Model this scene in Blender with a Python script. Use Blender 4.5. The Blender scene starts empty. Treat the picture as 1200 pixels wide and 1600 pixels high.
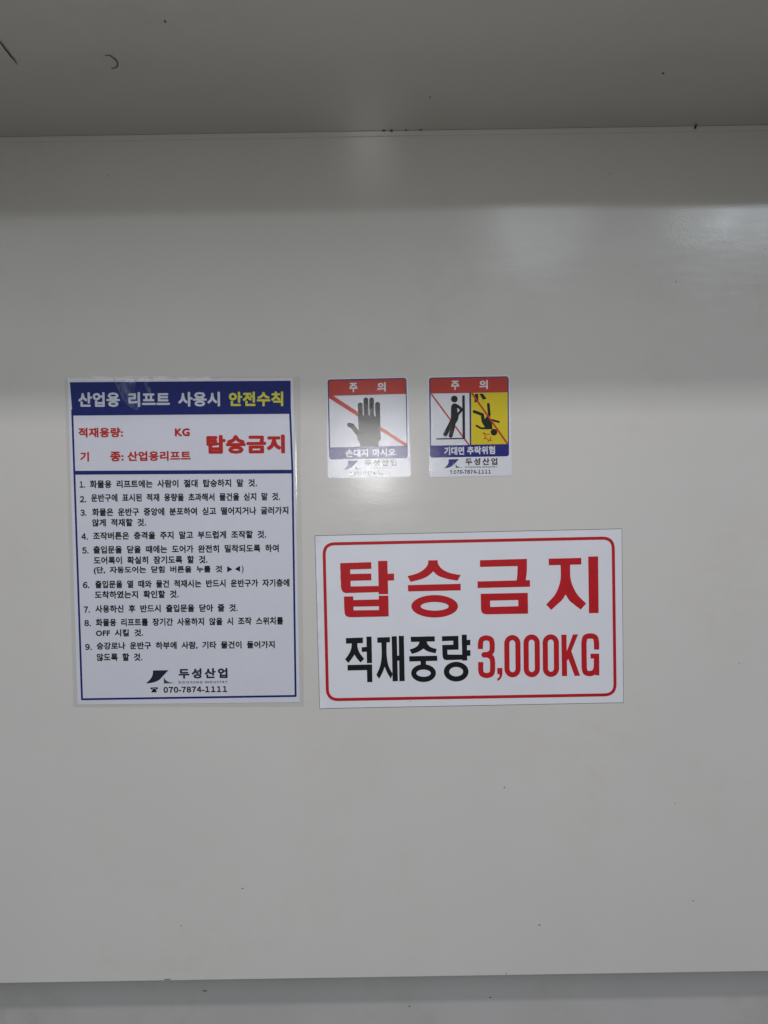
import bpy, bmesh, math, random
import numpy as np
from math import radians, sin, cos, pi
from mathutils import Vector, Matrix, Euler
from mathutils.geometry import delaunay_2d_cdt

random.seed(7)
SC = bpy.context.scene
COL = SC.collection

# ------------------------------------------------------------------ camera
D = 1.025            # metres from the lens to the panel
F = 1230.0           # focal length in photograph pixels (1200 x 1600)
CAM_Z = 1.5
cam_data = bpy.data.cameras.new('camera')
cam_data.sensor_fit = 'VERTICAL'
cam_data.sensor_height = 36.0
cam_data.lens = 36.0 * F / 1600.0
cam_data.clip_start = 0.01
cam_data.clip_end = 100
cam = bpy.data.objects.new('camera', cam_data)
COL.objects.link(cam)
RM = Matrix.Rotation(radians(90 - 2.6), 3, 'X') @ Matrix.Rotation(radians(-0.9), 3, 'Z')
cam.matrix_world = Matrix.Translation((0, -D, CAM_Z)) @ RM.to_4x4()
SC.camera = cam

# ------------------------------------------------------------------ light
world = bpy.data.worlds.new('World')
SC.world = world
world.use_nodes = True
nt = world.node_tree
bg = nt.nodes['Background']
tc = nt.nodes.new('ShaderNodeTexCoord')
sp = nt.nodes.new('ShaderNodeSeparateXYZ')
rp = nt.nodes.new('ShaderNodeValToRGB')
mp = nt.nodes.new('ShaderNodeMapRange')
mp.inputs['From Min'].default_value = -1
mp.inputs['From Max'].default_value = 1
nt.links.new(tc.outputs['Generated'], sp.inputs[0])
nt.links.new(sp.outputs['Z'], mp.inputs['Value'])
nt.links.new(mp.outputs[0], rp.inputs[0])
el = rp.color_ramp.elements                       # an evenly lit hall: floor, walls, pale ceiling
el[0].position = 0.38; el[0].color = (0.17, 0.165, 0.15, 1)
el[1].position = 0.47; el[1].color = (0.56, 0.575, 0.55, 1)
e = el.new(0.62); e.color = (0.58, 0.59, 0.60, 1)
e = el.new(0.72); e.color = (0.42, 0.45, 0.50, 1)
nt.links.new(rp.outputs[0], bg.inputs['Color'])
bg.inputs['Strength'].default_value = 0.49

def area(name, loc, sx, sy, power, col, target=None, rot=None):
    l = bpy.data.lights.new(name, 'AREA')
    l.shape = 'RECTANGLE'; l.size = sx; l.size_y = sy
    l.energy = power; l.color = col
    o = bpy.data.objects.new(name, l); COL.objects.link(o)
    o.location = loc
    if target is not None:
        d = Vector(target) - Vector(loc)
        o.rotation_euler = d.to_track_quat('-Z', 'Y').to_euler()
    elif rot: o.rotation_euler = rot
    return o
# fluorescent fitting on the high ceiling, behind the camera
CEIL = 3.4
area('ceiling_tube_lamp', (0.03, -1.66, CEIL), 0.80, 0.19, 26.5, (1.0, 0.95, 1.0))
# further ceiling lamps down the hall, two of which show in the paint; the outermost pair is added fill
area('far_and_fill_lamp', (1.21, -5.10, CEIL), 0.45, 0.5, 24.0, (0.84, 0.91, 1.0))
area('far_and_fill_lamp', (2.80, -4.85, CEIL), 1.1, 0.4, 62.0, (0.82, 0.90, 1.0))
area('far_and_fill_lamp', (-2.6, -4.2, CEIL), 0.25, 0.35, 7.0, (0.88, 0.93, 1.0))
area('far_and_fill_lamp', (-4.6, -5.0, CEIL), 1.2, 1.2, 40.0, (0.95, 0.97, 1.0))  # added fill lamp, out of view on the left, brightens the upper wall
area('far_and_fill_lamp', (5.0, -5.0, CEIL), 1.2, 1.2, 25.0, (0.95, 0.97, 1.0))  # added fill lamp on the right, its reflection kept out of view
area('middle_ceiling_lamp', (-1.5, -3.0, CEIL), 0.8, 1.7, 13.0, (0.97, 0.98, 1.0))
area('middle_ceiling_lamp', (1.7, -3.0, CEIL), 0.8, 1.7, 11.0, (0.97, 0.98, 1.0))
# the phone's own small light beside the lens
area('phone_light', (-0.022, -D - 0.01, CAM_Z + 0.022), 0.045, 0.10, 1.35, (0.98, 0.97, 0.96), target=(-0.022, 0, CAM_Z + 0.022))

SC.view_settings.view_transform = 'Standard'
SC.view_settings.look = 'None'
SC.view_settings.exposure = 0.0
SC.view_settings.gamma = 1.0
SC.cycles.max_bounces = 8
SC.cycles.transparent_max_bounces = 12

# ------------------------------------------------------------------ materials
def mat(name, col, rough=0.4, spec=0.5, var=0.0, vscale=8.0, bump=0.0, bscale=300.0, rvar=0.0, coat=0.0,
        stain=0.0, col2=None, wave=0.0):
    m = bpy.data.materials.new(name); m.use_nodes = True
    n = m.node_tree; b = n.nodes['Principled BSDF']
    b.inputs['Roughness'].default_value = rough
    b.inputs['Specular IOR Level'].default_value = spec
    b.inputs['Coat Weight'].default_value = coat
    b.inputs['Coat Roughness'].default_value = 0.12
    g = n.nodes.new('ShaderNodeNewGeometry')
    def noise(scale, detail=4, vec=None, rough=0.5):
        t = n.nodes.new('ShaderNodeTexNoise'); t.inputs['Scale'].default_value = scale
        t.inputs['Detail'].default_value = detail; t.inputs['Roughness'].default_value = rough
        n.links.new(vec if vec else g.outputs['Position'], t.inputs['Vector']); return t
    def rng(src, a, b_, c, d):
        r = n.nodes.new('ShaderNodeMapRange')
        r.inputs['From Min'].default_value = a; r.inputs['From Max'].default_value = b_
        r.inputs['To Min'].default_value = c; r.inputs['To Max'].default_value = d
        n.links.new(src, r.inputs['Value']); return r.outputs[0]
    c4 = (*col, 1)
    if var > 0:
        mx = n.nodes.new('ShaderNodeMix'); mx.data_type = 'RGBA'
        mx.inputs['A'].default_value = c4
        c2 = col2 if col2 else tuple(c * (1 - var) for c in col)
        mx.inputs['B'].default_value = (*c2, 1)
        n.links.new(rng(noise(vscale).outputs['Fac'], 0.35, 0.7, 0, 1), mx.inputs['Factor'])
        out = mx.outputs['Result']
        if stain > 0:
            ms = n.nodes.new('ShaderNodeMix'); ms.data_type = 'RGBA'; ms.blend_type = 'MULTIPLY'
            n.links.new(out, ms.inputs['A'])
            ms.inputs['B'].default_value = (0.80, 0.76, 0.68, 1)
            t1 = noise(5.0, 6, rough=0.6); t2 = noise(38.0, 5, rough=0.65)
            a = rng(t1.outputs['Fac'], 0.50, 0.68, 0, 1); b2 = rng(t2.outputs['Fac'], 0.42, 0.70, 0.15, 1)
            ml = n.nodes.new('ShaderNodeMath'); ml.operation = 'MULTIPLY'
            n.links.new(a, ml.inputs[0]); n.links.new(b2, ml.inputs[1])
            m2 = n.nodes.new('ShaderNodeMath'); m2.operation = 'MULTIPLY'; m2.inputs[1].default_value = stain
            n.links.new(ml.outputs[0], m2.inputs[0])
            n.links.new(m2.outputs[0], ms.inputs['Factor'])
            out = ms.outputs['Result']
        n.links.new(out, b.inputs['Base Color'])
    else:
        b.inputs['Base Color'].default_value = c4
    if rvar > 0:
        n.links.new(rng(noise(14.0, 5).outputs['Fac'], 0.3, 0.7, rough - rvar, rough + rvar), b.inputs['Roughness'])
    bn = None
    if wave > 0:
        mpg = n.nodes.new('ShaderNodeMapping'); mpg.inputs['Scale'].default_value = (2.2, 9, 9)
        n.links.new(g.outputs['Position'], mpg.inputs['Vector'])
        w1 = noise(1.6, 3, mpg.outputs['Vector'])
        mp2 = n.nodes.new('ShaderNodeMapping'); mp2.inputs['Scale'].default_value = (7, 60, 60)
        n.links.new(g.outputs['Position'], mp2.inputs['Vector'])
        w2 = noise(2.0, 4, mp2.outputs['Vector'])
        b1 = n.nodes.new('ShaderNodeBump'); b1.inputs['Strength'].default_value = wave; b1.inputs['Distance'].default_value = 0.002
        b2 = n.nodes.new('ShaderNodeBump'); b2.inputs['Strength'].default_value = wave * 0.3; b2.inputs['Distance'].default_value = 0.0005
        n.links.new(w1.outputs['Fac'], b1.inputs['Height']); n.links.new(w2.outputs['Fac'], b2.inputs['Height'])
        n.links.new(b1.outputs['Normal'], b2.inputs['Normal']); bn = b2
        n.links.new(b2.outputs['Normal'], b.inputs['Normal'])
    if bump > 0:
        bp = n.nodes.new('ShaderNodeBump'); bp.inputs['Strength'].default_value = bump
        bp.inputs['Distance'].default_value = 0.001
        n.links.new(noise(bscale, 3).outputs['Fac'], bp.inputs['Height'])
        if bn: n.links.new(bn.outputs['Normal'], bp.inputs['Normal'])
        n.links.new(bp.outputs['Normal'], b.inputs['Normal'])
    return m

M_WALL = mat('off_white_enamel', (0.63, 0.622, 0.60), 0.18, 0.32, 0.05, 3.0, 0.07, 420, 0.03, stain=0.30, wave=0.28)
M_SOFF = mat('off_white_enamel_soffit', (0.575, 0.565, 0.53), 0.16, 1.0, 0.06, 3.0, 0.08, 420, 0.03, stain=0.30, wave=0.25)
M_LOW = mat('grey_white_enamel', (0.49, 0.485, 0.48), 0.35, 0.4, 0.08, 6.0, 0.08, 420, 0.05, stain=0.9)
M_SEAL = mat('sealant', (0.56, 0.55, 0.515), 0.6, 0.3, 0.10, 30, 0.1, 200)
M_VINYL = mat('white_vinyl', (0.73, 0.755, 0.81), 0.42, 0.35, 0.03, 25, 0.05, 900, 0.04)
M_PAPER = mat('white_paper', (0.72, 0.745, 0.83), 0.6, 0.3, 0.03, 25)
M_STICK = mat('white_sticker', (0.72, 0.74, 0.79), 0.12, 0.7, 0.02, 25, 0.17, 650, 0.03)
M_RED = mat('red_vinyl_print', (0.50, 0.011, 0.018), 0.45, 0.25, 0.10, 60, 0.04, 900)
M_BLACK = mat('black_vinyl_print', (0.006, 0.007, 0.010), 0.45, 0.25)
M_PRED = mat('red_ink', (0.52, 0.022, 0.018), 0.6, 0.1, 0.08, 80)
M_PBLUE = mat('blue_ink', (0.008, 0.018, 0.17), 0.6, 0.1, 0.12, 60)
M_PBLACK = mat('black_ink', (0.006, 0.006, 0.012), 0.6, 0.1)
M_PWHITE = mat('white_ink', (0.60, 0.64, 0.72), 0.55, 0.3)
M_PYEL = mat('yellow_ink', (0.62, 0.62, 0.05), 0.55, 0.3)
M_PNAVY = mat('navy_ink', (0.012, 0.014, 0.045), 0.5, 0.3)
M_PGREEN = mat('green_ink', (0.012, 0.10, 0.045), 0.5, 0.3)
# inks of the small stickers: grained screen print
SG = dict(rough=0.12, spec=0.7, bump=0.17, bscale=650)
M_SRED = mat('sticker_red', (0.47, 0.035, 0.022), var=0.08, vscale=80, **SG)
M_SBLUE = mat('sticker_blue', (0.010, 0.014, 0.20), var=0.15, vscale=90, **SG)
M_SYEL = mat('sticker_yellow', (0.66, 0.53, 0.015), var=0.06, vscale=60, **SG)
M_SBLACK = mat('sticker_black', (0.005, 0.005, 0.006), **SG)
M_SCHAR = mat('sticker_charcoal', (0.008, 0.008, 0.010), **SG)
M_SWHITE = mat('sticker_white_ink', (0.64, 0.66, 0.72), **SG)
M_SGREEN = mat('sticker_green', (0.015, 0.16, 0.07), **SG)
M_EDGE = mat('dark_brown', (0.10, 0.09, 0.07), 0.8, 0.2, 0.5, 120)
M_HAIR = mat('dark_fibre', (0.035, 0.032, 0.028), 0.6, 0.3)
M_CRUMB = mat('brown_crumb', (0.13, 0.105, 0.08), 0.8, 0.2, 0.4, 900)

def film_mat():
    m = bpy.data.materials.new('laminate_film'); m.use_nodes = True
    n = m.node_tree; n.nodes.clear()
    o = n.nodes.new('ShaderNodeOutputMaterial'); mx = n.nodes.new('ShaderNodeMixShader')
    t = n.nodes.new('ShaderNodeBsdfTransparent'); gl = n.nodes.new('ShaderNodeBsdfGlossy')
    gl.inputs['Roughness'].default_value = 0.13
    t.inputs['Color'].default_value = (0.955, 0.955, 0.955, 1)
    lw = n.nodes.new('ShaderNodeLayerWeight'); lw.inputs['Blend'].default_value = 0.5
    pw = n.nodes.new('ShaderNodeMath'); pw.operation = 'POWER'; pw.inputs[1].default_value = 5
    fr = n.nodes.new('ShaderNodeMath'); fr.operation = 'MULTIPLY_ADD'; fr.inputs[1].default_value = 0.9; fr.inputs[2].default_value = 0.035
    n.links.new(lw.outputs['Facing'], pw.inputs[0]); n.links.new(pw.outputs[0], fr.inputs[0])
    g = n.nodes.new('ShaderNodeNewGeometry'); ns = n.nodes.new('ShaderNodeTexNoise')
    ns.inputs['Scale'].default_value = 60; ns.inputs['Detail'].default_value = 3
    bp = n.nodes.new('ShaderNodeBump'); bp.inputs['Strength'].default_value = 0.12; bp.inputs['Distance'].default_value = 0.001
    n.links.new(g.outputs['Position'], ns.inputs['Vector']); n.links.new(ns.outputs['Fac'], bp.inputs['Height'])
    n.links.new(bp.outputs['Normal'], gl.inputs['Normal'])
    n.links.new(fr.outputs[0], mx.inputs[0]); n.links.new(t.outputs[0], mx.inputs[1]); n.links.new(gl.outputs[0], mx.inputs[2])
    n.links.new(mx.outputs[0], o.inputs['Surface'])
    return m
M_FILM = film_mat()

# ------------------------------------------------------------------ helpers
def on_panel(px, py, y=0.0):
    """metres (x, z) on the panel for a point measured in the photograph"""
    d = RM @ Vector(((px - 600.0) / F, (800.0 - py) / F, -1.0))
    t = (D + y) / d.y
    return Vector((d.x * t, CAM_Z + d.z * t))

def link(name, me, m, parent=None, smooth=False):
    if m: me.materials.append(m)
    o = bpy.data.objects.new(name, me); COL.objects.link(o)
    if parent: o.parent = parent
    if smooth:
        for p in me.polygons: p.use_smooth = True
    return o

def boxes(name, items, m, kind=None, bevel=0.0):
    bm = bmesh.new()
    for (x0, x1, y0, y1, z0, z1) in items:
        vs = [bm.verts.new((x, y, z)) for x in (x0, x1) for y in (y0, y1) for z in (z0, z1)]
        for q in ((0,1,3,2),(4,6,7,5),(0,4,5,1),(2,3,7,6),(0,2,6,4),(1,5,7,3)):
            bm.faces.new([vs[i] for i in q])
    bmesh.ops.recalc_face_normals(bm, faces=bm.faces)
    if bevel: bmesh.ops.bevel(bm, geom=list(bm.edges), offset=bevel, segments=3, affect='EDGES', profile=0.5)
    me = bpy.data.meshes.new(name); bm.to_mesh(me); bm.free()
    o = link(name, me, m)
    if kind: o['kind'] = kind
    return o

# --- 2-D shapes, all lists of (x, y) in photograph pixels
def zoomer(x0, y0, k):
    return lambda pts: [(x0 + x / k, y0 + y / k) for (x, y) in pts]
Z6 = zoomer(480, 810, 1200 / 260.); Z7 = zoomer(730, 810, 1200 / 260.)
Z4 = zoomer(500, 580, 7.5); Z5 = zoomer(655, 575, 7.5)
C1 = zoomer(90, 580, 3.); C2 = zoomer(90, 730, 3.); C3 = zoomer(90, 920, 3.)

def ell(cx, cy, rx, ry, n=40, a0=0.0):
    return [(cx + rx * cos(2*pi*i/n), cy + ry * sin(2*pi*i/n)) for i in range(n)]
def ring(cx, cy, rx, ry, ix, iy, n=44, icx=None, icy=None):
    icx = cx if icx is None else icx; icy = cy if icy is None else icy
    o = ell(cx, cy, rx, ry, n); i_ = ell(icx, icy, ix, iy, n)
    return [[o[k], o[(k+1) % n], i_[(k+1) % n], i_[k]] for k in range(n)]
def smooth(pts, n=6):
    """Catmull-Rom through the points"""
    out = []
    P = [pts[0]] + list(pts) + [pts[-1]]
    for i in range(1, len(P) - 2):
        for k in range(n):
            t = k / n
            q = []
            for a in (0, 1):
                p0, p1, p2, p3 = P[i-1][a], P[i][a], P[i+1][a], P[i+2][a]
                q.append(0.5*((2*p1)+(-p0+p2)*t+(2*p0-5*p1+4*p2-p3)*t*t+(-p0+3*p1-3*p2+p3)*t**3))
            out.append(tuple(q))
    out.append(tuple(pts[-1]))
    return out
def stroke(pts, w, caps=False, closed=False):
    out = []; n = len(pts); r = w / 2
    rng_ = range(n if closed else n - 1)
    for i in rng_:
        a = Vector(pts[i]); b = Vector(pts[(i+1) % n]); d = b - a
        if d.length < 1e-6: continue
        d.normalize(); p = Vector((-d.y, d.x)) * r
        out.append([tuple(a+p), tuple(b+p), tuple(b-p), tuple(a-p)])
    for i in range(n):
        if closed or caps or 0 < i < n-1: out.append(ell(pts[i][0], pts[i][1], r, r, 14))
    return out
def rrect(q, r, n=6):
    """rounded quad: q = four corners in order"""
    out = []
    for i in range(4):
        p = Vector(q[i]); a = (Vector(q[i-1]) - p).normalized() * r; b = (Vector(q[(i+1) % 4]) - p).normalized() * r
        for k in range(n + 1):
            t = k / n
            out.append(tuple(p + a*(1-t)**2 + b*t**2))
    return out

class Sign:
    """a flat sign on the panel: an Empty at its centre, turned as it hangs"""
    def __init__(s, name, label, cat, quad, group=None):
        q = [on_panel(*p) for p in quad]
        s.c = sum(q, Vector((0, 0))) / 4
        d = (q[1] - q[0]) + (q[2] - q[3]); s.a = math.atan2(d.y, d.x)
        s.root = bpy.data.objects.new(name, None); COL.objects.link(s.root)
        s.root.empty_display_size = 0.05
        s.root.location = (s.c.x, 0, s.c.y); s.root.rotation_euler = (0, -s.a, 0)
        s.root['label'] = label; s.root['category'] = cat
        if group: s.root['group'] = group
    def loc(s, p):
        v = on_panel(*p) - s.c; ca, sa = cos(-s.a), sin(-s.a)
        return (v.x*ca - v.y*sa, v.x*sa + v.y*ca)
    def printed(s, name, polys, m, h, label=None):
        """union of overlapping outlines as one flat layer of print h metres off the panel"""
        V = []; Fc = []
        for p in polys:
            P = [Vector(s.loc(q)) * 1000 for q in p]
            P = [a for i, a in enumerate(P) if (a - P[i-1]).length > 1e-3]
            if sum(P[i-1].cross(P[i]) for i in range(len(P))) < 0: P.reverse()   # the union wants them anticlockwise
            k = len(V); V += P; Fc.append(list(range(k, k + len(P))))
        r = delaunay_2d_cdt(V, [], Fc, 0, 1e-4, True)
        me = bpy.data.meshes.new(name)
        fs = [f for f, o in zip(r[2], r[5]) if o]
        me.from_pydata([(v.x/1000, -h, v.y/1000) for v in r[0]], [], fs)
        me.update()
        o = link(name, me, m, s.root)
        if label: o['label'] = label
        return o
    def sheet(s, name, poly, m, t, y0=0.0, bend=None, label=None):
        """a thin plate with real thickness"""
        P = [s.loc(q) for q in poly]; n = len(P)
        bm = bmesh.new()
        b = [bm.verts.new((x, -y0, z)) for x, z in P]; f = [bm.verts.new((x, -y0 - t, z)) for x, z in P]
        bm.faces.new(f)
        for i in range(n): bm.faces.new((b[i], b[(i+1) % n], f[(i+1) % n], f[i]))
        bmesh.ops.recalc_face_normals(bm, faces=bm.faces)
        me = bpy.data.meshes.new(name); bm.to_mesh(me); bm.free()
        o = link(name, me, m, s.root)
        if label: o['label'] = label
        return o
    def text(s, body, A, B, hpx, m, h, off=0.0, sw=2.3, sc=1.0, name='lettering', label=None, merge=False):
        """line of type whose ink box runs from A (middle of its left side) to B (middle of the right)"""
        V, T = glyphs(body, off, sw, sc)
        xs = [v[0] for v in V]; ys = [v[1] for v in V]
        x0, x1, y0, y1 = min(xs), max(xs), min(ys), max(ys)
        a = Vector(s.loc(A)); b = Vector(s.loc(B)); ux = b - a
        up = Vector((-ux.y, ux.x)).normalized() * (hpx / F * D)
        me = bpy.data.meshes.new(name)
        vv = []
        for (x, y) in V:
            p = a + ux * ((x-x0)/(x1-x0)) + up * ((y-y0)/(y1-y0) - 0.5)
            vv.append((p.x, -h, p.y))
        me.from_pydata(vv, [], T); me.update()
        o = link(name, me, m, s.root)
        if label: o['label'] = label
        return o

def type_mesh(body):
    cu = bpy.data.curves.new('type', 'FONT'); cu.body = body; cu.resolution_u = 2
    ob = bpy.data.objects.new('type', cu)
    COL.objects.link(ob)
    me = bpy.data.meshes.new_from_object(ob.evaluated_get(bpy.context.evaluated_depsgraph_get()))
    V = [(v.co.x, v.co.y) for v in me.vertices]; T = [tuple(p.vertices) for p in me.polygons]
    bpy.data.objects.remove(ob); bpy.data.curves.remove(cu); bpy.data.meshes.remove(me)
    return V, T
BAR = max(v[0] for v in type_mesh('||')[0])
GC = {}
def glyph(c, off):
    """one character made bolder by off (in ems) and its advance"""
    if (c, off) not in GC:
        if c.isdigit():                                     # full-width figures: their 1 has its flag
            V, T = type_mesh(chr(ord(c) + 0xFEE0)); x0 = min(v[0] for v in V); x1 = max(v[0] for v in V)
            pad = 0.05 if c != '1' else 0.10
            V = [(v[0] - x0 + pad, v[1]) for v in V]; adv = x1 - x0 + 2 * pad
        else:
            V, T = type_mesh(c)
            adv = max(v[0] for v in type_mesh('|' + c + '|')[0]) - BAR
        if off > 0:
            n = 8; P = []; Fc = []
            sh = [(0, 0)] + [(off * cos(2*pi*(k+.5)/n), off * sin(2*pi*(k+.5)/n)) for k in range(n)]
            for dx, dy in sh:
                k = len(P); P += [Vector((x + dx, y + dy)) for x, y in V]
                for t in T:
                    t = list(t)
                    ar = sum(P[k+t[i-1]].cross(P[k+t[i]]) for i in range(len(t)))
                    if abs(ar) < 1e-7: continue
                    Fc.append([k + i for i in (t if ar > 0 else t[::-1])])
            ed = [(f[i-1], f[i]) for f in Fc for i in range(len(f))]
            r = delaunay_2d_cdt([p * 100 for p in P], ed, [], 0, 1e-3, False)
            V = [(v.x / 100, v.y / 100) for v in r[0]]
            tri = np.array([[V[i] for i in f[:3]] for f in r[2]]); cen = tri.mean(axis=1)
            keep = np.zeros(len(cen), bool)                 # a piece stays if its middle lies in any copy
            for f in Fc:
                q = [P[i] for i in f]; ins = np.ones(len(cen), bool)
                for i in range(len(q)):
                    a, b = q[i-1], q[i]
                    ins &= (b.x-a.x)*(cen[:, 1]-a.y) - (b.y-a.y)*(cen[:, 0]-a.x) > 0
                keep |= ins
            T = [tuple(f) for f, k in zip(r[2], keep) if k]
        GC[c, off] = (V, T, adv)
    return GC[c, off]
def glyphs(body, off, sw, sc):
    V = []; T = []; x = 0
    for c in body:
        if c == ' ': x += 0.24 * sw; continue
        v, t, adv = glyph(c, off)
        k = len(V); V += [(p[0] + x, p[1]) for p in v]; T += [tuple(i + k for i in f) for f in t]
        x += (adv + off * 0.5) * sc
    return V, T

# ------------------------------------------------------------------ setting
CREASE = on_panel(600, 205).y
BOT = on_panel(600, 1527).y
DEPTH = 0.315
STEP = 0.041
boxes('wall', [(-3, 3, 0, 0.003, BOT, CREASE + 0.02)], M_WALL, 'structure', bevel=0.0008)
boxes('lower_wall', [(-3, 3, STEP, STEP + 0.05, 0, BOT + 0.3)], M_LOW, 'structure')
boxes('soffit', [(-3, 3, -DEPTH, 0.2, CREASE, 3.6)], M_SOFF, 'structure', bevel=0.0)
# folded edge of the panel where it meets the soffit
boxes('ceiling_trim', [(-3, 3, -0.0014, -0.0002, CREASE - 0.0068, CREASE - 0.0002)], M_WALL, 'structure', bevel=0.0005)

# ------------------------------------------------------------------ big red and black sign
s = Sign('warning_sign', 'large white rectangular sign with red rounded border, big red Korean letters and 3,000KG below', 'sign',
         [(491.9, 837), (971.6, 826), (974.2, 1097.7), (499.5, 1107)])
q = [(492.4, 837.4), (971.2, 826.6), (973.8, 1097.4), (499.9, 1106.6)]
s.sheet('dark_edge', [(491.6, 836.6), (971.9, 825.8), (974.5, 1098.2), (499.2, 1107.5)], M_EDGE, 0.0001)  # slightly larger dark sheet, shows as a thin line round the vinyl
def vinyl(sg, quad, m, t):
    """thin adhesive sheet: small bubbles along its left edge, one corner lifting"""
    bm = bmesh.new(); nu, nv = 120, 70; vs = {}
    A, B, Cc, Dd = [Vector(p) for p in quad]
    for j in range(nv + 1):
        for i in range(nu + 1):
            u, v = (i/nu)**1.5, j/nv
            p = (A*(1-u)+B*u)*(1-v) + (Dd*(1-u)+Cc*u)*v
            x, z = sg.loc(p); e = (p - (A*(1-v)+Dd*v)).length
            k = 0.0
            for yy, hh, w in ((938, .0008, 7), (984, .0011, 9), (1008, .0006, 6), (905, .0005, 8), (1060, .0004, 12)):
                k += hh * math.exp(-((p.y-yy)/w)**2) * math.exp(-(e/4.5)**2)
            k += .0012 * math.exp(-((p-A).length/8)**2) + .0008 * math.exp(-((p-Dd).length/7)**2)
            k += .00003 * (sin(p.x*.05 + sin(p.y*.04)) + sin(p.y*.07 + p.x*.02))
            vs[i, j] = bm.verts.new((x, -(t + k), z))
    for j in range(nv):
        for i in range(nu): bm.faces.new((vs[i,j], vs[i,j+1], vs[i+1,j+1], vs[i+1,j]))
    rim = [vs[i,0] for i in range(nu)] + [vs[nu,j] for j in range(nv)] + [vs[i,nv] for i in range(nu,0,-1)] + [vs[0,j] for j in range(nv,0,-1)]
    low = [bm.verts.new((v.co.x, -0.00012, v.co.z)) for v in rim]
    rim = [bm.verts.new(v.co) for v in rim]           # own vertices: a crisp cut edge
    for i in range(len(rim)):
        j = (i+1) % len(rim); bm.faces.new((rim[i], rim[j], low[j], low[i]))
    me = bpy.data.meshes.new('vinyl_sheet'); bm.to_mesh(me); bm.free()
    o = link('vinyl_sheet', me, m, sg.root)
    for p in me.polygons[:nu*nv]: p.use_smooth = True
    return o
vinyl(s, q, M_VINYL, 0.0004)
H = 0.0007
def seg(a, b, c, d): return [a, b, c, d]
bq = [(506.2, 849.9), (957.8, 840.4), (961.0, 1085.2), (511.9, 1093.1)]
s.printed('border', stroke(rrect(bq, 17, 8), 4.7, closed=True), M_RED, H)
R = 'red_character'; K = 'black_character'
# 탑
s.printed(R, [Z6(p) for p in [
    [(238,322),(462,315),(463,363),(239,370)], [(240,402),(462,397),(463,446),(241,451)],
    [(238,322),(309,320),(314,492),(244,492)],
    [(243,480),(300,480),(314,490),(514,486),(516,531),(300,537)] + smooth([(300,537),(273,536),(254,525),(245,500),(243,480)],4),
    [(511,306),(578,305),(584,545),(516,546)], [(576,399),(626,397),(627,446),(578,448)],
    [(265,563),(332,561),(335,690),(300,700),(268,665)], [(516,557),(585,556),(588,706),(518,707)],
    [(330,588),(520,583),(520,632),(331,636)],
    [(268,650),(333,650),(333,662),(520,660),(588,706),(318,712)] + smooth([(318,712),(290,708),(272,690),(268,650)],4),
]], M_RED, H)
# 승
s.printed(R, [Z6(p) for p in [
    smooth([(873,302),(868,335),(838,370),(790,397),(724,415)]) + smooth([(745,457),(820,438),(872,414),(908,381)]) + [(908,302)],
    smooth([(940,301),(946,332),(976,367),(1030,393),(1107,408)]) + smooth([(1083,448),(1005,434),(944,412),(908,381)]) + [(908,302)],
    [(726,480),(1106,471),(1107,518),(728,526)]]] + [Z6(p) for p in ring(919,633,168,81,101,31)], M_RED, H)
# 금
s.printed(R, [Z7(p) for p in [
    [(92,301),(430,291),(430,342),(92,349)],
    [(363,330)] + [(430,291)] + smooth([(430,340),(429,380),(425,420),(421,446)]) + smooth([(356,448),(361,400),(363,343)]),
    [(74,454),(452,444),(453,492),(75,501)],
    [(97,543),(436,536),(436,586),(98,594)], [(97,543),(164,542),(166,660),(99,650)],
    [(367,560),(436,536),(438,686),(369,687)],
    [(99,640),(438,630),(438,686),(145,691)] + smooth([(145,691),(120,687),(103,672),(99,640)],4)]], M_RED, H)
# 지
def jieut(tz, bar, lo, li, ro, crotch, ri):
    return [tz(bar), tz(smooth(lo) + smooth(li + [crotch]) + [(crotch[0], lo[0][1])]),
            tz(smooth(ro) + smooth(ri + [crotch]) + [(crotch[0], ro[0][1])])]
s.printed(R, jieut(Z7, [(587,290),(822,284),(822,331),(588,337)],
    [(672,325),(674,420),(660,490),(628,555),(569,620)], [(605,659),(648,620),(685,585)],
    [(742,325),(743,420),(760,485),(795,550),(857,613)], (709,548), [(818,656),(770,620),(735,590)])
    + [Z7([(872,275),(943,273),(947,681),(877,683)])], M_RED, H)
# 적
s.printed(K, jieut(Z6, [(279,862),(402,858),(402,898),(280,902)],
    [(320,890),(319,930),(302,975),(273,1015)], [(297,1041),(322,1010)],
    [(362,890),(364,930),(382,975),(412,1011)], (341,981), [(385,1038),(360,1010)])
    + [Z6(p) for p in [[(427,852),(464,851),(468,1042),(431,1042)], [(393,928),(430,926),(430,960),(394,962)],
       [(291,1056),(468,1052),(468,1092),(292,1096)], [(430,1060),(468,1052),(470,1179),(433,1180)]]], M_BLACK, H)
# 재
s.printed(K, jieut(Z6, [(505,858),(597,855),(597,892),(506,896)],
    [(534,885),(537,980),(527,1060),(499,1128)], [(519,1155),(543,1110)],
    [(573,885),(573,980),(586,1060),(616,1120)], (559,1068), [(603,1154),(576,1110)])
    + [Z6(p) for p in [[(609,850),(646,849),(654,1172),(616,1174)], [(660,847),(697,846),(703,1171),(665,1173)],
       [(645,988),(664,988),(666,1025),(648,1025)]]], M_BLACK, H)
# 중
s.printed(K, jieut(Z6, [(746,853),(920,849),(920,886),(748,890)],
    [(812,882),(800,912),(775,932),(738,944)], [(755,976),(800,962)],
    [(860,882),(870,908),(893,928),(934,941)], (838,938), [(925,972),(870,958)])
    + [Z6(p) for p in [[(735,993),(937,989),(938,1026),(737,1031)], [(817,1020),(856,1019),(857,1058),(818,1058)]]
       + ring(839,1115,89,64,52,26)], M_BLACK, H)
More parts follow.
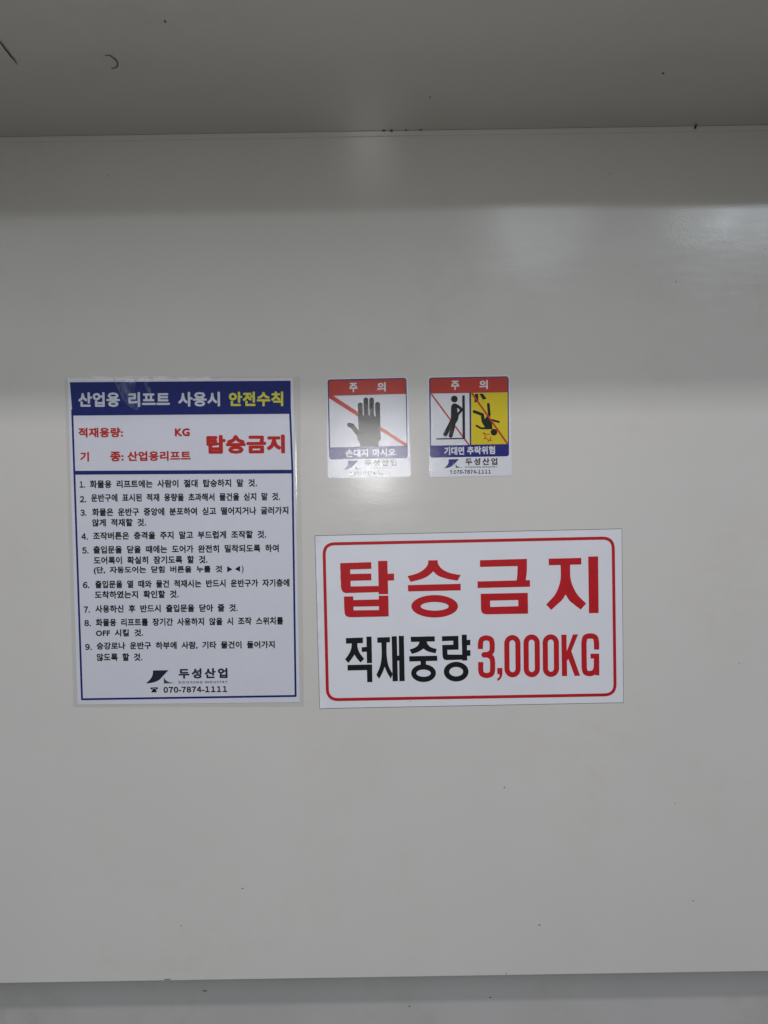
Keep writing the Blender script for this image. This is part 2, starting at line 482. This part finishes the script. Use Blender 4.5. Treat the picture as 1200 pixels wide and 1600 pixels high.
# 량
s.printed(K, [Z6(p) for p in [[(971,849),(1090,846),(1090,880),(972,884)], [(1052,850),(1090,846),(1091,943),(1054,944)],
    [(973,912),(1091,909),(1091,945),(974,948)], [(973,912),(1009,911),(1012,990),(976,990)],
    [(976,980),(1125,982),(1125,1017),(1010,1021)] + smooth([(1010,1021),(990,1017),(979,1004),(976,980)],4),
    [(1114,838),(1150,837),(1154,1023),(1118,1024)], [(1148,876),(1176,875),(1176,913),(1149,914)],
    [(1149,950),(1177,949),(1177,990),(1150,991)]] + ring(1074,1104,89,71,50,34)], M_BLACK, H)
# 3,000KG
def Z7s(ps): return [Z7(p) for p in ps]
s.printed(R, Z7s(stroke([(95,941)] + smooth([(95,905),(104,873),(138,861),(171,873),(180,905)]) +
    smooth([(180,930),(176,958),(152,978),(116,982)])[0:], 37)
    + stroke([(116,984)] + smooth([(150,984),(176,1003),(183,1035)]) + smooth([(183,1090),(174,1120),(140,1132),(106,1120),(97,1090)]) + [(97,1035)], 37)), M_RED, H)
s.printed(R, Z7s([[(216,1078),(253,1077),(254,1115)] + smooth([(254,1115),(249,1140),(236,1160),(217,1172)]) + smooth([(217,1153),(230,1143),(233,1122)]) + [(217,1122)]]), M_RED, H)
for cx, yt, yb in ((325,840,1145), (464,836,1144), (602,835,1142)):
    path = []
    for k in range(25):
        a = pi + pi * k / 24; path.append((cx + 40*cos(a), yt + 18.5 + 43 + 43*sin(a)))
    for k in range(25):
        a = pi * k / 24; path.append((cx + 1.5 + 40*cos(a), yb - 18.5 - 43 + 43*sin(a)))
    s.printed(R, Z7s(stroke(path, 37, closed=True)), M_RED, H)
s.printed(R, Z7s([[(678,838),(715,837),(720,1135),(683,1136)], [(762,836),(799,835),(722,1025),(705,990)],
    [(722,960),(748,950),(813,1133),(775,1135),(724,1000)]]), M_RED, H)
s.printed(R, Z7s(stroke([(932,945)] + smooth([(932,895),(922,857),(886,847),(851,857),(841,895)]) +
    smooth([(843,1075),(852,1108),(884,1118),(916,1106),(930,1075)]) + [(932,1000)], 38)
    + [[(888,975),(951,974),(951,1008),(889,1010)], [(914,990),(951,990),(952,1130),(926,1131),(920,1100)]]), M_RED, H)

# ------------------------------------------------------------------ laminated notice
n1 = Sign('laminated_notice', 'tall laminated notice with blue header band and nine numbered rules in Korean', 'notice',
          [(100.7, 588), (469.3, 588), (475, 1104), (115, 1105.3)])
def grid_film(sg, quad, r, t0):
    """the clear pouch: a fine sheet with a ripple and a lifted crease near its top edge"""
    bm = bmesh.new(); nu, nv = 120, 150; vs = {}
    A, B, Cc, Dd = [Vector(p) for p in quad]
    for j in range(nv + 1):
        for i in range(nu + 1):
            u, v = i/nu, j/nv
            p = (A*(1-u)+B*u)*(1-v) + (Dd*(1-u)+Cc*u)*v
            x, z = sg.loc(p)
            bx = p.x - (204 + 0.38*(p.y - 588)); by = p.y - 588
            lift = 0.0022 * math.exp(-(bx/11)**2) * math.exp(-((by-24)/17)**2)
            lift += 0.0010 * math.exp(-((bx-26)/6)**2) * math.exp(-((by-14)/12)**2)
            lift += 0.00005 * sin(p.x*0.06 + p.y*0.017) * sin(p.y*0.021)
            for (cx, w_, a_) in ((150, 9, .0006), (262, 12, .0005), (330, 7, .0006), (420, 10, .0005)):
                lift += a_ * math.exp(-((p.x-cx)/w_)**2) * math.exp(-((by-5)/5)**2)
            edge = min(u*365, (1-u)*365, v*516, (1-v)*516)
            k = min(1.0, edge/9); k = k*k*(3-2*k)
            vs[i, j] = bm.verts.new((x, -(t0*k + 0.0003 + lift), z))
    # drop the sharp corners
    for j in range(nv):
        for i in range(nu):
            u, v = (i+.5)/nu*365, (j+.5)/nv*516
            cx = min(u, 365-u); cy = min(v, 516-v)
            if cx < r and cy < r and (r-cx)**2 + (r-cy)**2 > r*r: continue
            bm.faces.new((vs[i,j], vs[i,j+1], vs[i+1,j+1], vs[i+1,j]))
    for v in [v for v in bm.verts if not v.link_faces]: bm.verts.remove(v)
    bm.normal_update()
    print('film normal', sum(f.normal.y for f in bm.faces) / len(bm.faces))
    me = bpy.data.meshes.new('laminate_pouch'); bm.to_mesh(me); bm.free()
    return link('laminate_pouch', me, M_FILM, sg.root, smooth=True)
paper = n1.sheet('paper', [(106, 592.5), (458.3, 590.3), (468.5, 1097), (121.5, 1101)], M_PAPER, 0.0004, 0.0001)
h1, h2 = 0.0007, 0.0009
n1.printed('header_band', [[(109.4, 597.3), (454.2, 595), (454.6, 646.6), (113.6, 649.4)]], M_PBLUE, h1)
frame = [(113.2, 645), (456.6, 645), (456.9, 646), (461.8, 1087.4), (128.4, 1092.7)]
n1.printed('frame', stroke([(113.0, 640), (116.4, 738), (128.4, 1092.4), (462.0, 1087.2), (457.0, 737), (453.2, 640)], 3.0, caps=False), M_PBLUE, h1 - 0.00005)
n1.printed('divider_bar', [C1([(78,467),(1104,462),(1104,479),(78,485)])], M_PBLUE, h1 + 0.00006)
def ln(sg, Z, body, x0, y0, x1, y1, h, m, hh, off, sw=2.3, sc=1.0, name='lettering'):
    A, B = Z([(x0, y0), (x1, y1)])
    k = {C1: 3., C2: 3., C3: 3., Z4: 7.5, Z5: 7.5}[Z]
    return sg.text(body, A, B, h / k, m, hh, off, sw, sc, name)
OB = 0.040
for w, x0, x1, m in (('산업용', 98, 293, M_PWHITE), ('리프트', 333, 527, M_PWHITE), ('사용시', 566, 762, M_PWHITE), ('안전수칙', 803, 1058, M_PYEL)):
    yy = 134 - (x0 - 98) * 0.0045; ln(n1, C1, w, x0, yy, x1, yy - (x1-x0)*0.0045, 68, m, h2, OB, name='header_word')
ln(n1, C1, '적재용량:', 98, 288, 307, 287, 46, M_PRED, h1, OB)
ln(n1, C1, 'KG', 550, 287, 620, 286, 38, M_PRED, h1, 0.05)
ln(n1, C1, '기', 107, 401, 148, 401, 46, M_PRED, h1, OB)
ln(n1, C1, '종:', 247, 400, 310, 400, 46, M_PRED, h1, OB)
ln(n1, C1, '산업용리프트', 328, 399, 625, 396, 46, M_PRED, h1, OB)
ln(n1, C1, '탑승금지', 698, 344, 1066, 341, 88, M_PRED, h1, 0.055)
rules = [
 (C2, '1.', 104, 81, 130, 81, 30), (C2, '화물용 리프트에는 사람이 절대 탑승하지 말 것.', 152, 80, 935, 73, 37),
 (C2, '2.', 105, 150, 135, 150, 30), (C2, '운반구에 표시된 적재 용량을 초과해서 물건을 싣지 말 것.', 158, 144, 1043, 137, 37),
 (C2, '3.', 108, 213, 136, 213, 30), (C2, '화물은 운반구 중앙에 분포하여 싣고 떨어지거나 굴러가지', 163, 211, 1082, 202, 37),
 (C2, '않게 적재할 것.', 163, 260, 415, 258, 37),
 (C2, '4.', 112, 325, 143, 325, 30), (C2, '조작버튼은 충격을 주지 말고 부드럽게 조작할 것.', 167, 322, 978, 314, 37),
 (C2, '5.', 116, 390, 146, 390, 30), (C2, '출입문을 닫을 때에는 도어가 완전히 밀착되도록 하여', 168, 387, 1037, 379, 37),
 (C2, '도어록이 확실히 잠기도록 할 것.', 170, 437, 703, 432, 37),
 (C2, '(단, 자동도어는 닫힘 버튼을 누를 것', 170, 484, 772, 479, 38),
 (C2, '6.', 119, 552, 150, 552, 30), (C2, '출입문을 열 때와 물건 적재시는 반드시 운반구가 자기층에', 177, 549, 1087, 541, 37),
 (C3, '도착하였는지 확인할 것.', 175, 28, 568, 24, 37),
 (C3, '7.', 123, 97, 152, 97, 30), (C3, '사용하신 후 반드시 출입문을 닫아 줄 것.', 178, 94, 845, 88, 37),
 (C3, '8.', 126, 160, 157, 160, 30), (C3, '화물용 리프트를 장기간 사용하지 않을 시 조작 스위치를', 180, 158, 1058, 149, 37),
 (C3, 'OFF 시킬 것.', 180, 207, 402, 205, 35),
 (C3, '9.', 130, 272, 161, 272, 30), (C3, '승강로나 운반구 하부에 사람, 기타 물건이 들어가지', 184, 268, 1018, 261, 37),
 (C3, '않도록 할 것.', 184, 320, 398, 319, 37)]
for (Z, b, x0, y0, x1, y1, h) in rules:
    ln(n1, Z, b, x0, y0, x1, y1, h, M_PBLACK, h1, 0.036)
n1.printed('arrow_symbols', [C2([(795,464),(820,478),(796,492)]), C2([(855,462),(831,477),(856,490)])], M_PBLACK, h1)
ln(n1, C2, ')', 863, 479, 872, 479, 38, M_PBLACK, h1, 0.018)
def logo(sg, Z, fin, leaf, mf, ml, h):
    sg.printed('logo_fin', [Z(fin)], mf, h); sg.printed('logo_leaf', [Z(leaf)], ml, h)
logo(n1, C3, [(448,382),(521,381)] + smooth([(521,381),(500,402),(478,425),(450,438),(415,443)]) + smooth([(415,443),(436,422),(446,402),(448,382)]),
     smooth([(498,414),(508,428),(525,437),(552,441)]) + [(499,443)], M_PNAVY, M_PGREEN, h1)
ln(n1, C3, '두성산업', 568, 397, 797, 394, 49, M_PNAVY, h1, 0.045, sc=1.15)
ln(n1, C3, 'DOOSUNG INDUSTRY', 568, 438, 797, 436, 11, M_PNAVY, h1, 0.022, sw=1.2, sc=1.3)
ln(n1, C3, '070-7874-1111', 497, 473, 795, 469, 29, M_PBLACK, h1, 0.042, sc=1.05)
n1.printed('phone_symbol', [C3(p) for p in [[(437,462),(470,461),(471,469),(463,470),(461,466),(446,466),(444,470),(437,470)],
     [(447,468),(460,468),(467,484),(440,485)]]], M_PBLACK, h1)
def glare_mat():  # lamp glare on the film, painted as a pale half-clear colour
    m = bpy.data.materials.new('painted_glare'); m.use_nodes = True
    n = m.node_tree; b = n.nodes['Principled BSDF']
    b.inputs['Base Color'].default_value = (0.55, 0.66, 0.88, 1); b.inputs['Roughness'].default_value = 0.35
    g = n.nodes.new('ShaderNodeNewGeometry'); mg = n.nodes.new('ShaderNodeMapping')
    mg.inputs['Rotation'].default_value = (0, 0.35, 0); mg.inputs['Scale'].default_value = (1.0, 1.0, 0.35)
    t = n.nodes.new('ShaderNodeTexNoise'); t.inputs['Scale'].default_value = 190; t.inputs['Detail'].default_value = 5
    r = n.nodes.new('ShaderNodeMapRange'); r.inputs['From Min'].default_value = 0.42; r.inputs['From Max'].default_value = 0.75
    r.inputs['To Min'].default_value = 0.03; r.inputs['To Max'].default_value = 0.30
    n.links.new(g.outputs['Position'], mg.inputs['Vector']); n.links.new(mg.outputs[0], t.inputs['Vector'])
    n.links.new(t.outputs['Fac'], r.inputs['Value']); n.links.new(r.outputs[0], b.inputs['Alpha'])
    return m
n1.printed('painted_glare_patch', [C1([(258,36)] + smooth([(262,38),(280,75),(300,120),(330,160),(372,186)]) + smooth([(372,186),(395,150),(372,112),(362,80),(370,40)])),
    C1(smooth([(408,40),(412,70),(425,98),(440,108)]) + smooth([(440,108),(438,85),(425,62),(430,42)]))], glare_mat(), 0.0012,
    label='pale lamp glare painted as a streak near the top of the header')
grid_film(n1, [(100.7, 588), (469.3, 588.3), (475, 1104), (115, 1105.3)], 5, 0.0012)

# ------------------------------------------------------------------ small sticker with the hand
g = Sign('caution_sticker', 'small caution sticker with a black open hand crossed by a red diagonal', 'sticker',
         Z4([(80,90),(1025,70),(1066,1235),(92,1252)]), 'small caution stickers')
g.sheet('sticker_sheet', rrect(Z4([(80,90),(1024,69),(1066,1235),(92,1252)]), 5), M_STICK, 0.0004)
a0, a1, a2, a3 = 0.0006, 0.0008, 0.0010, 0.0012
g.printed('frame', [rrect(Z4([(88,98),(1013,78),(1028,1018),(108,1033)]), 4.5)], M_SBLUE, a0)
g.printed('header_band', [rrect(Z4([(104,110),(1002,90),(1004,265),(105,285)]), 1.8)], M_SRED, a1)
g.printed('picture_field', [Z4([(105,290),(1004,268),(1016,873),(121,893)])], M_SWHITE, a1)
g.printed('diagonal_bar', [Z4([(105,285),(152,286),(1016,850),(1016,878),(988,874),(108,318)])], M_SRED, a2)
hand = []
for (x0, y0, x1, y1, w) in ((471,396,475,600,57), (538,337,542,600,56), (605,337,606,600,56), (675,389,677,600,59)):
    hand += stroke([(x0, y0), (x1, y1)], w, caps=True)
hand += [[(446,518),(706,518),(712,795),(690,828),(684,884),(474,887),(468,838),(440,800),(430,700),(452,680)]]
hand += stroke([(345,631),(375,640),(470,760)], 56, caps=True)
g.printed('hand_pictogram', [Z4(p) for p in hand], M_SCHAR, a3)
g.printed('finger_gaps', [Z4([(502,430),(510,430),(517,517),(505,517)]), Z4([(568,430),(577,430),(581,517),(571,517)]), Z4([(635,430),(646,430),(652,530),(641,530)])], M_SWHITE, a3 + 0.0001)
ln(g, Z4, '주', 343, 193, 440, 191, 108, M_SWHITE, a2, OB)
ln(g, Z4, '의', 672, 185, 770, 183, 108, M_SWHITE, a2, OB)
ln(g, Z4, '손대지 마시오', 300, 962, 885, 948, 92, M_SWHITE, a1, OB, sw=1.6)
def fin5(dx, dy): return [(345+dx,1070+dy),(465+dx,1068+dy)] + smooth([(465+dx,1068+dy),(430+dx,1105+dy),(385+dx,1148+dy),(340+dx,1168+dy),(290+dx,1175+dy)]) + smooth([(290+dx,1175+dy),(328+dx,1140+dy),(343+dx,1105+dy),(345+dx,1070+dy)])
def leaf5(dx, dy): return smooth([(427+dx,1128+dy),(445+dx,1150+dy),(475+dx,1162+dy),(515+dx,1166+dy)]) + [(428+dx,1169+dy)]
logo(g, Z4, fin5(-16,-21), leaf5(-13,-20), M_SBLUE, M_SGREEN, a0)
ln(g, Z4, '두성산업', 525, 1078, 897, 1070, 80, M_SCHAR, a0, 0.03, sc=1.15)
ln(g, Z4, 'DOOSUNG INDUSTRY', 527, 1137, 895, 1131, 18, M_SCHAR, a0, 0.02, sw=1.2, sc=1.3)
ln(g, Z4, 'T.070-7874-1111', 345, 1200, 826, 1190, 42, M_SCHAR, a0, 0.032, sc=1.05)

# ------------------------------------------------------------------ small sticker with the leaning and falling figures
f5 = Sign('caution_sticker', 'small caution sticker with white and yellow panels of a leaning and a falling figure', 'sticker',
          Z5([(104,102),(1058,86),(1087,1262),(122,1280)]), 'small caution stickers')
f5.sheet('sticker_sheet', rrect(Z5([(104,102),(1058,86),(1087,1262),(120,1280)]), 4), M_STICK, 0.0004)
f5.printed('frame', [rrect(Z5([(115,113),(1047,97),(1052,1034),(125,1050)]), 4.5)], M_SBLUE, a0)
f5.printed('header_band', [rrect(Z5([(130,124),(1035,107),(1036,282),(133,296)]), 1.8)], M_SRED, a1)
f5.printed('white_field', [Z5([(133,300),(586,293),(592,903),(137,910)])], M_SWHITE, a1)
f5.printed('yellow_field', [Z5([(607,292),(1035,285),(1039,891),(609,899)])], M_SYEL, a1)
f5.printed('diagonal_bar', [Z5(p) for p in stroke([(140,303),(583,903)], 17)], M_SRED, a2)
fig = [ell(411,364,39,39,28), [(370,600),(372,470),(378,438),(395,420),(420,415),(445,425),(448,520),(462,560),(452,612),(405,682),(372,690)]]
fig += stroke([(402,590),(306,778)], 50, caps=True) + stroke([(410,610),(392,700),(369,793)], 48, caps=True)
fig += stroke([(415,435),(450,447),(498,487)], 34) + stroke([(498,487),(450,548),(430,560)], 30, caps=True)
f5.printed('leaning_figure', [Z5(p) for p in fig], M_SBLACK, a3)
f5.printed('wall_and_floor_symbol', [Z5([(503,322),(533,322),(537,830),(508,830)]), Z5([(200,824),(537,818),(537,832),(200,838)])], M_SBLACK, a3)
fal = [ell(875,752,39,39,28), [(722,565),(748,545),(768,598),(795,558),(832,550),(822,592),(852,632),(856,718),(785,718),(730,632)]]
fal += stroke([(809,425),(820,545),(796,590)], 32, caps=True) + stroke([(643,511),(742,548),(748,590)], 34, caps=True)
fal += stroke([(845,608),(932,632)], 23, caps=True) + stroke([(670,677),(725,707),(800,706)], 22, caps=True)
fal += [[(650,304),(690,304),(694,400),(648,403)], [(704,302),(746,302),(790,362),(744,370)]] + stroke([(745,366),(750,402)], 3)
f5.printed('falling_figure', [Z5(p) for p in fal], M_SBLACK, a2)
f5.printed('burst_symbol', [Z5(p) for p in stroke([(825,779),(792,779),(748,757),(782,806),(757,828),(798,828),(811,860),(819,842),(845,853),(828,832),(842,806)], 8, caps=True)], M_SRED, a2)
f5.printed('diagonal_bar', [Z5(p) for p in stroke([(617,296),(1033,888)], 19)], M_SRED, a3)
ln(f5, Z5, '주', 372, 204, 468, 203, 106, M_SWHITE, a2, OB)
ln(f5, Z5, '의', 703, 196, 803, 195, 106, M_SWHITE, a2, OB)
ln(f5, Z5, '기대면', 293, 973, 527, 969, 96, M_SWHITE, a1, OB)
ln(f5, Z5, '추락위험', 560, 967, 887, 961, 96, M_SWHITE, a1, OB)
logo(f5, Z5, fin5(0,0), leaf5(0,0), M_SBLUE, M_SGREEN, a0)
ln(f5, Z5, '두성산업', 540, 1098, 915, 1094, 82, M_SCHAR, a0, 0.03, sc=1.15)
ln(f5, Z5, 'DOOSUNG INDUSTRY', 540, 1161, 912, 1158, 19, M_SCHAR, a0, 0.02, sw=1.2, sc=1.3)
ln(f5, Z5, 'T.070-7874-1111', 357, 1219, 840, 1214, 45, M_SCHAR, a0, 0.032, sc=1.05)

# ------------------------------------------------------------------ bits of dirt
def tag(o, label, cat, group=None):
    o['label'] = label; o['category'] = cat
    if group: o['group'] = group
    return o
def on_soffit(px, py):
    d = RM @ Vector(((px - 600.0) / F, (800.0 - py) / F, -1.0))
    t = (CREASE - CAM_Z) / d.z
    return Vector((d.x*t, -D + d.y*t, CREASE))
def tube(name, pts, r):
    bm = bmesh.new(); rings = []
    n = len(pts)
    for i, p in enumerate(pts):
        a = pts[max(0, i-1)]; b = pts[min(n-1, i+1)]; t = (b-a).normalized()
        u = t.cross(Vector((0.3, 0.2, 1))).normalized(); v = t.cross(u)
        rr = r * (0.35 + 0.65*sin(pi*(i+0.5)/n))
        rings.append([bm.verts.new(p + (u*cos(k*pi/3) + v*sin(k*pi/3))*rr) for k in range(6)])
    for i in range(n-1):
        for k in range(6): bm.faces.new((rings[i][k], rings[i][(k+1)%6], rings[i+1][(k+1)%6], rings[i+1][k]))
    bm.faces.new(rings[0]); bm.faces.new(rings[-1])
    me = bpy.data.meshes.new(name); bm.to_mesh(me); bm.free()
    return link(name, me, M_HAIR, smooth=True)
def fibre(pts, r, label):
    P = []
    for i, (x, y) in enumerate(smooth(pts, 5)):
        p = on_soffit(x, y); p.z -= r * 0.9 + 0.0006*abs(sin(i*0.6)); P.append(p)
    return tag(tube('fibre', P, r), label, 'fibre', 'loose fibres stuck to the soffit')
fibre([(-6,58),(3,68),(12,80),(21,91),(27,99)], 0.0008, 'long straight dark fibre at the far left of the soffit')
fibre([(163,85),(172,86),(180,92),(184,99),(181,105),(173,106)], 0.00055, 'curled hook-shaped dark fibre hanging on the soffit')

def speck(p, rx, ry, rz, ang, name, m, label, cat, group):
    bm = bmesh.new(); bmesh.ops.create_icosphere(bm, subdivisions=2, radius=1)
    for v in bm.verts:
        k = 1 + random.uniform(-0.3, 0.3)
        v.co = Vector((v.co.x*rx*k, v.co.y*ry*k, v.co.z*rz*k))
    me = bpy.data.meshes.new(name); bm.to_mesh(me); bm.free()
    o = link(name, me, m); o.location = p; o.rotation_euler = (0, ang, 0)
    return tag(o, label, cat, group)
def wall_p(px, py, y=0.0):
    v = on_panel(px, py); return Vector((v.x, y, v.y))
for px, py, rx, rz, lab in ((600, 199.5, 3.0, 1.0, 'largest flat brown crumb beside the pale glare in the upper corner'),
                        (611.5, 199, 2.2, 1.4, 'round brown crumb just right of the largest crumb in the upper corner'),
                        (634.5, 198.8, 1.5, .9, 'tiny middle crumb in the upper corner right of the glare'),
                        (657, 198, 2.0, .9, 'rightmost of the four brown crumbs beside the glare in the upper corner')):
    p = wall_p(px, py + 3); p.y = -0.0035; p.z = CREASE - rz*0.0008
    speck(p, rx*0.0008, 0.0012, rz*0.0008, 0, 'crumb', M_CRUMB, lab, 'crumb', 'crumbs in the upper corner')
p = wall_p(1085, 200); p.y = -0.0045
speck(p, 0.0013, 0.001, 0.0030, 0.35, 'insect', M_HAIR, 'small dark insect on the corner line at the upper right', 'insect', None)
for px, py, lab in ((258, 33, 'dark fleck on the soffit above the left notice, near the top edge'), (1036, 114, 'dark fleck on the soffit at the right'), (672, 151, 'faint fleck on the soffit right of the glare')):
    p = on_soffit(px, py); p.z -= 0.0005
    speck(p, 0.0010 if px != 672 else 0.0009, 0.0016 if px != 672 else 0.001, 0.0006, 0, 'fleck', M_CRUMB, lab, 'fleck', 'dirt flecks on soffit and wall')
for px, py, rx, rz, an, lab in (
    (953, 272, .6, 1.6, .3, 'thin upright fleck on the wall just below the soffit at the right'),
    (168, 274, .8, .8, 0, 'tiny dot on the wall below the soffit at the left'),
    (1057, 440, 1.4, .8, 0, 'fleck on the wall below the bright lamp reflections'),
    (1155, 1036, .8, 1.2, 0, 'fleck at the right edge of the wall level with the big sign'),
    (788, 1230, 1.2, 1.2, 0, 'dot on the wall below the big sign'),
    (1055, 1255, 1.0, .8, 0, 'pale fleck on the wall right of and below the big sign'),
    (843, 1445, 2.4, 1.0, .35, 'elongated dark fleck low on the wall, the largest one there'),
    (1083, 1407, 1.2, .8, 0, 'small fleck low at the right of the wall'),
    (379, 1388, 2.0, .9, .1, 'brown fleck low on the wall below the laminated notice'),
    (283, 1446, 1.0, .8, 0, 'small fleck low at the left of the wall'),
    (262, 1530, 7.5, .8, -.03, 'long thin chip on the lower edge of the wall'),
    (791, 1521, .8, 1.6, 0, 'tiny chip standing on the lower edge of the wall at right'),
    (641, 1095, .8, .6, 0, 'tiny dot on the lower margin of the big sign')):
    p = wall_p(px, py); p.y = -0.0003 if py != 1095 else -0.0012
    speck(p, rx*0.0006, 0.0005, rz*0.0006, an, 'fleck', M_CRUMB, lab, 'fleck', 'dirt flecks on soffit and wall')
for px, py, rx, rz, lab in ((320, 1548, 4, 1.0, 'flat brown fleck in the shadowed strip under the wall'), (766, 1558, 2, .8, 'brown fleck at the border of the shadow strip'), (640, 1572, 1.6, 1, 'fleck on the lowest panel below the shadow strip')):
    v = on_panel(px, py, STEP)
    speck(Vector((v.x, STEP - 0.0003, v.y)), rx*0.0008, 0.0005, rz*0.0008, 0.05, 'fleck', M_CRUMB, lab, 'fleck', 'dirt flecks on soffit and wall')
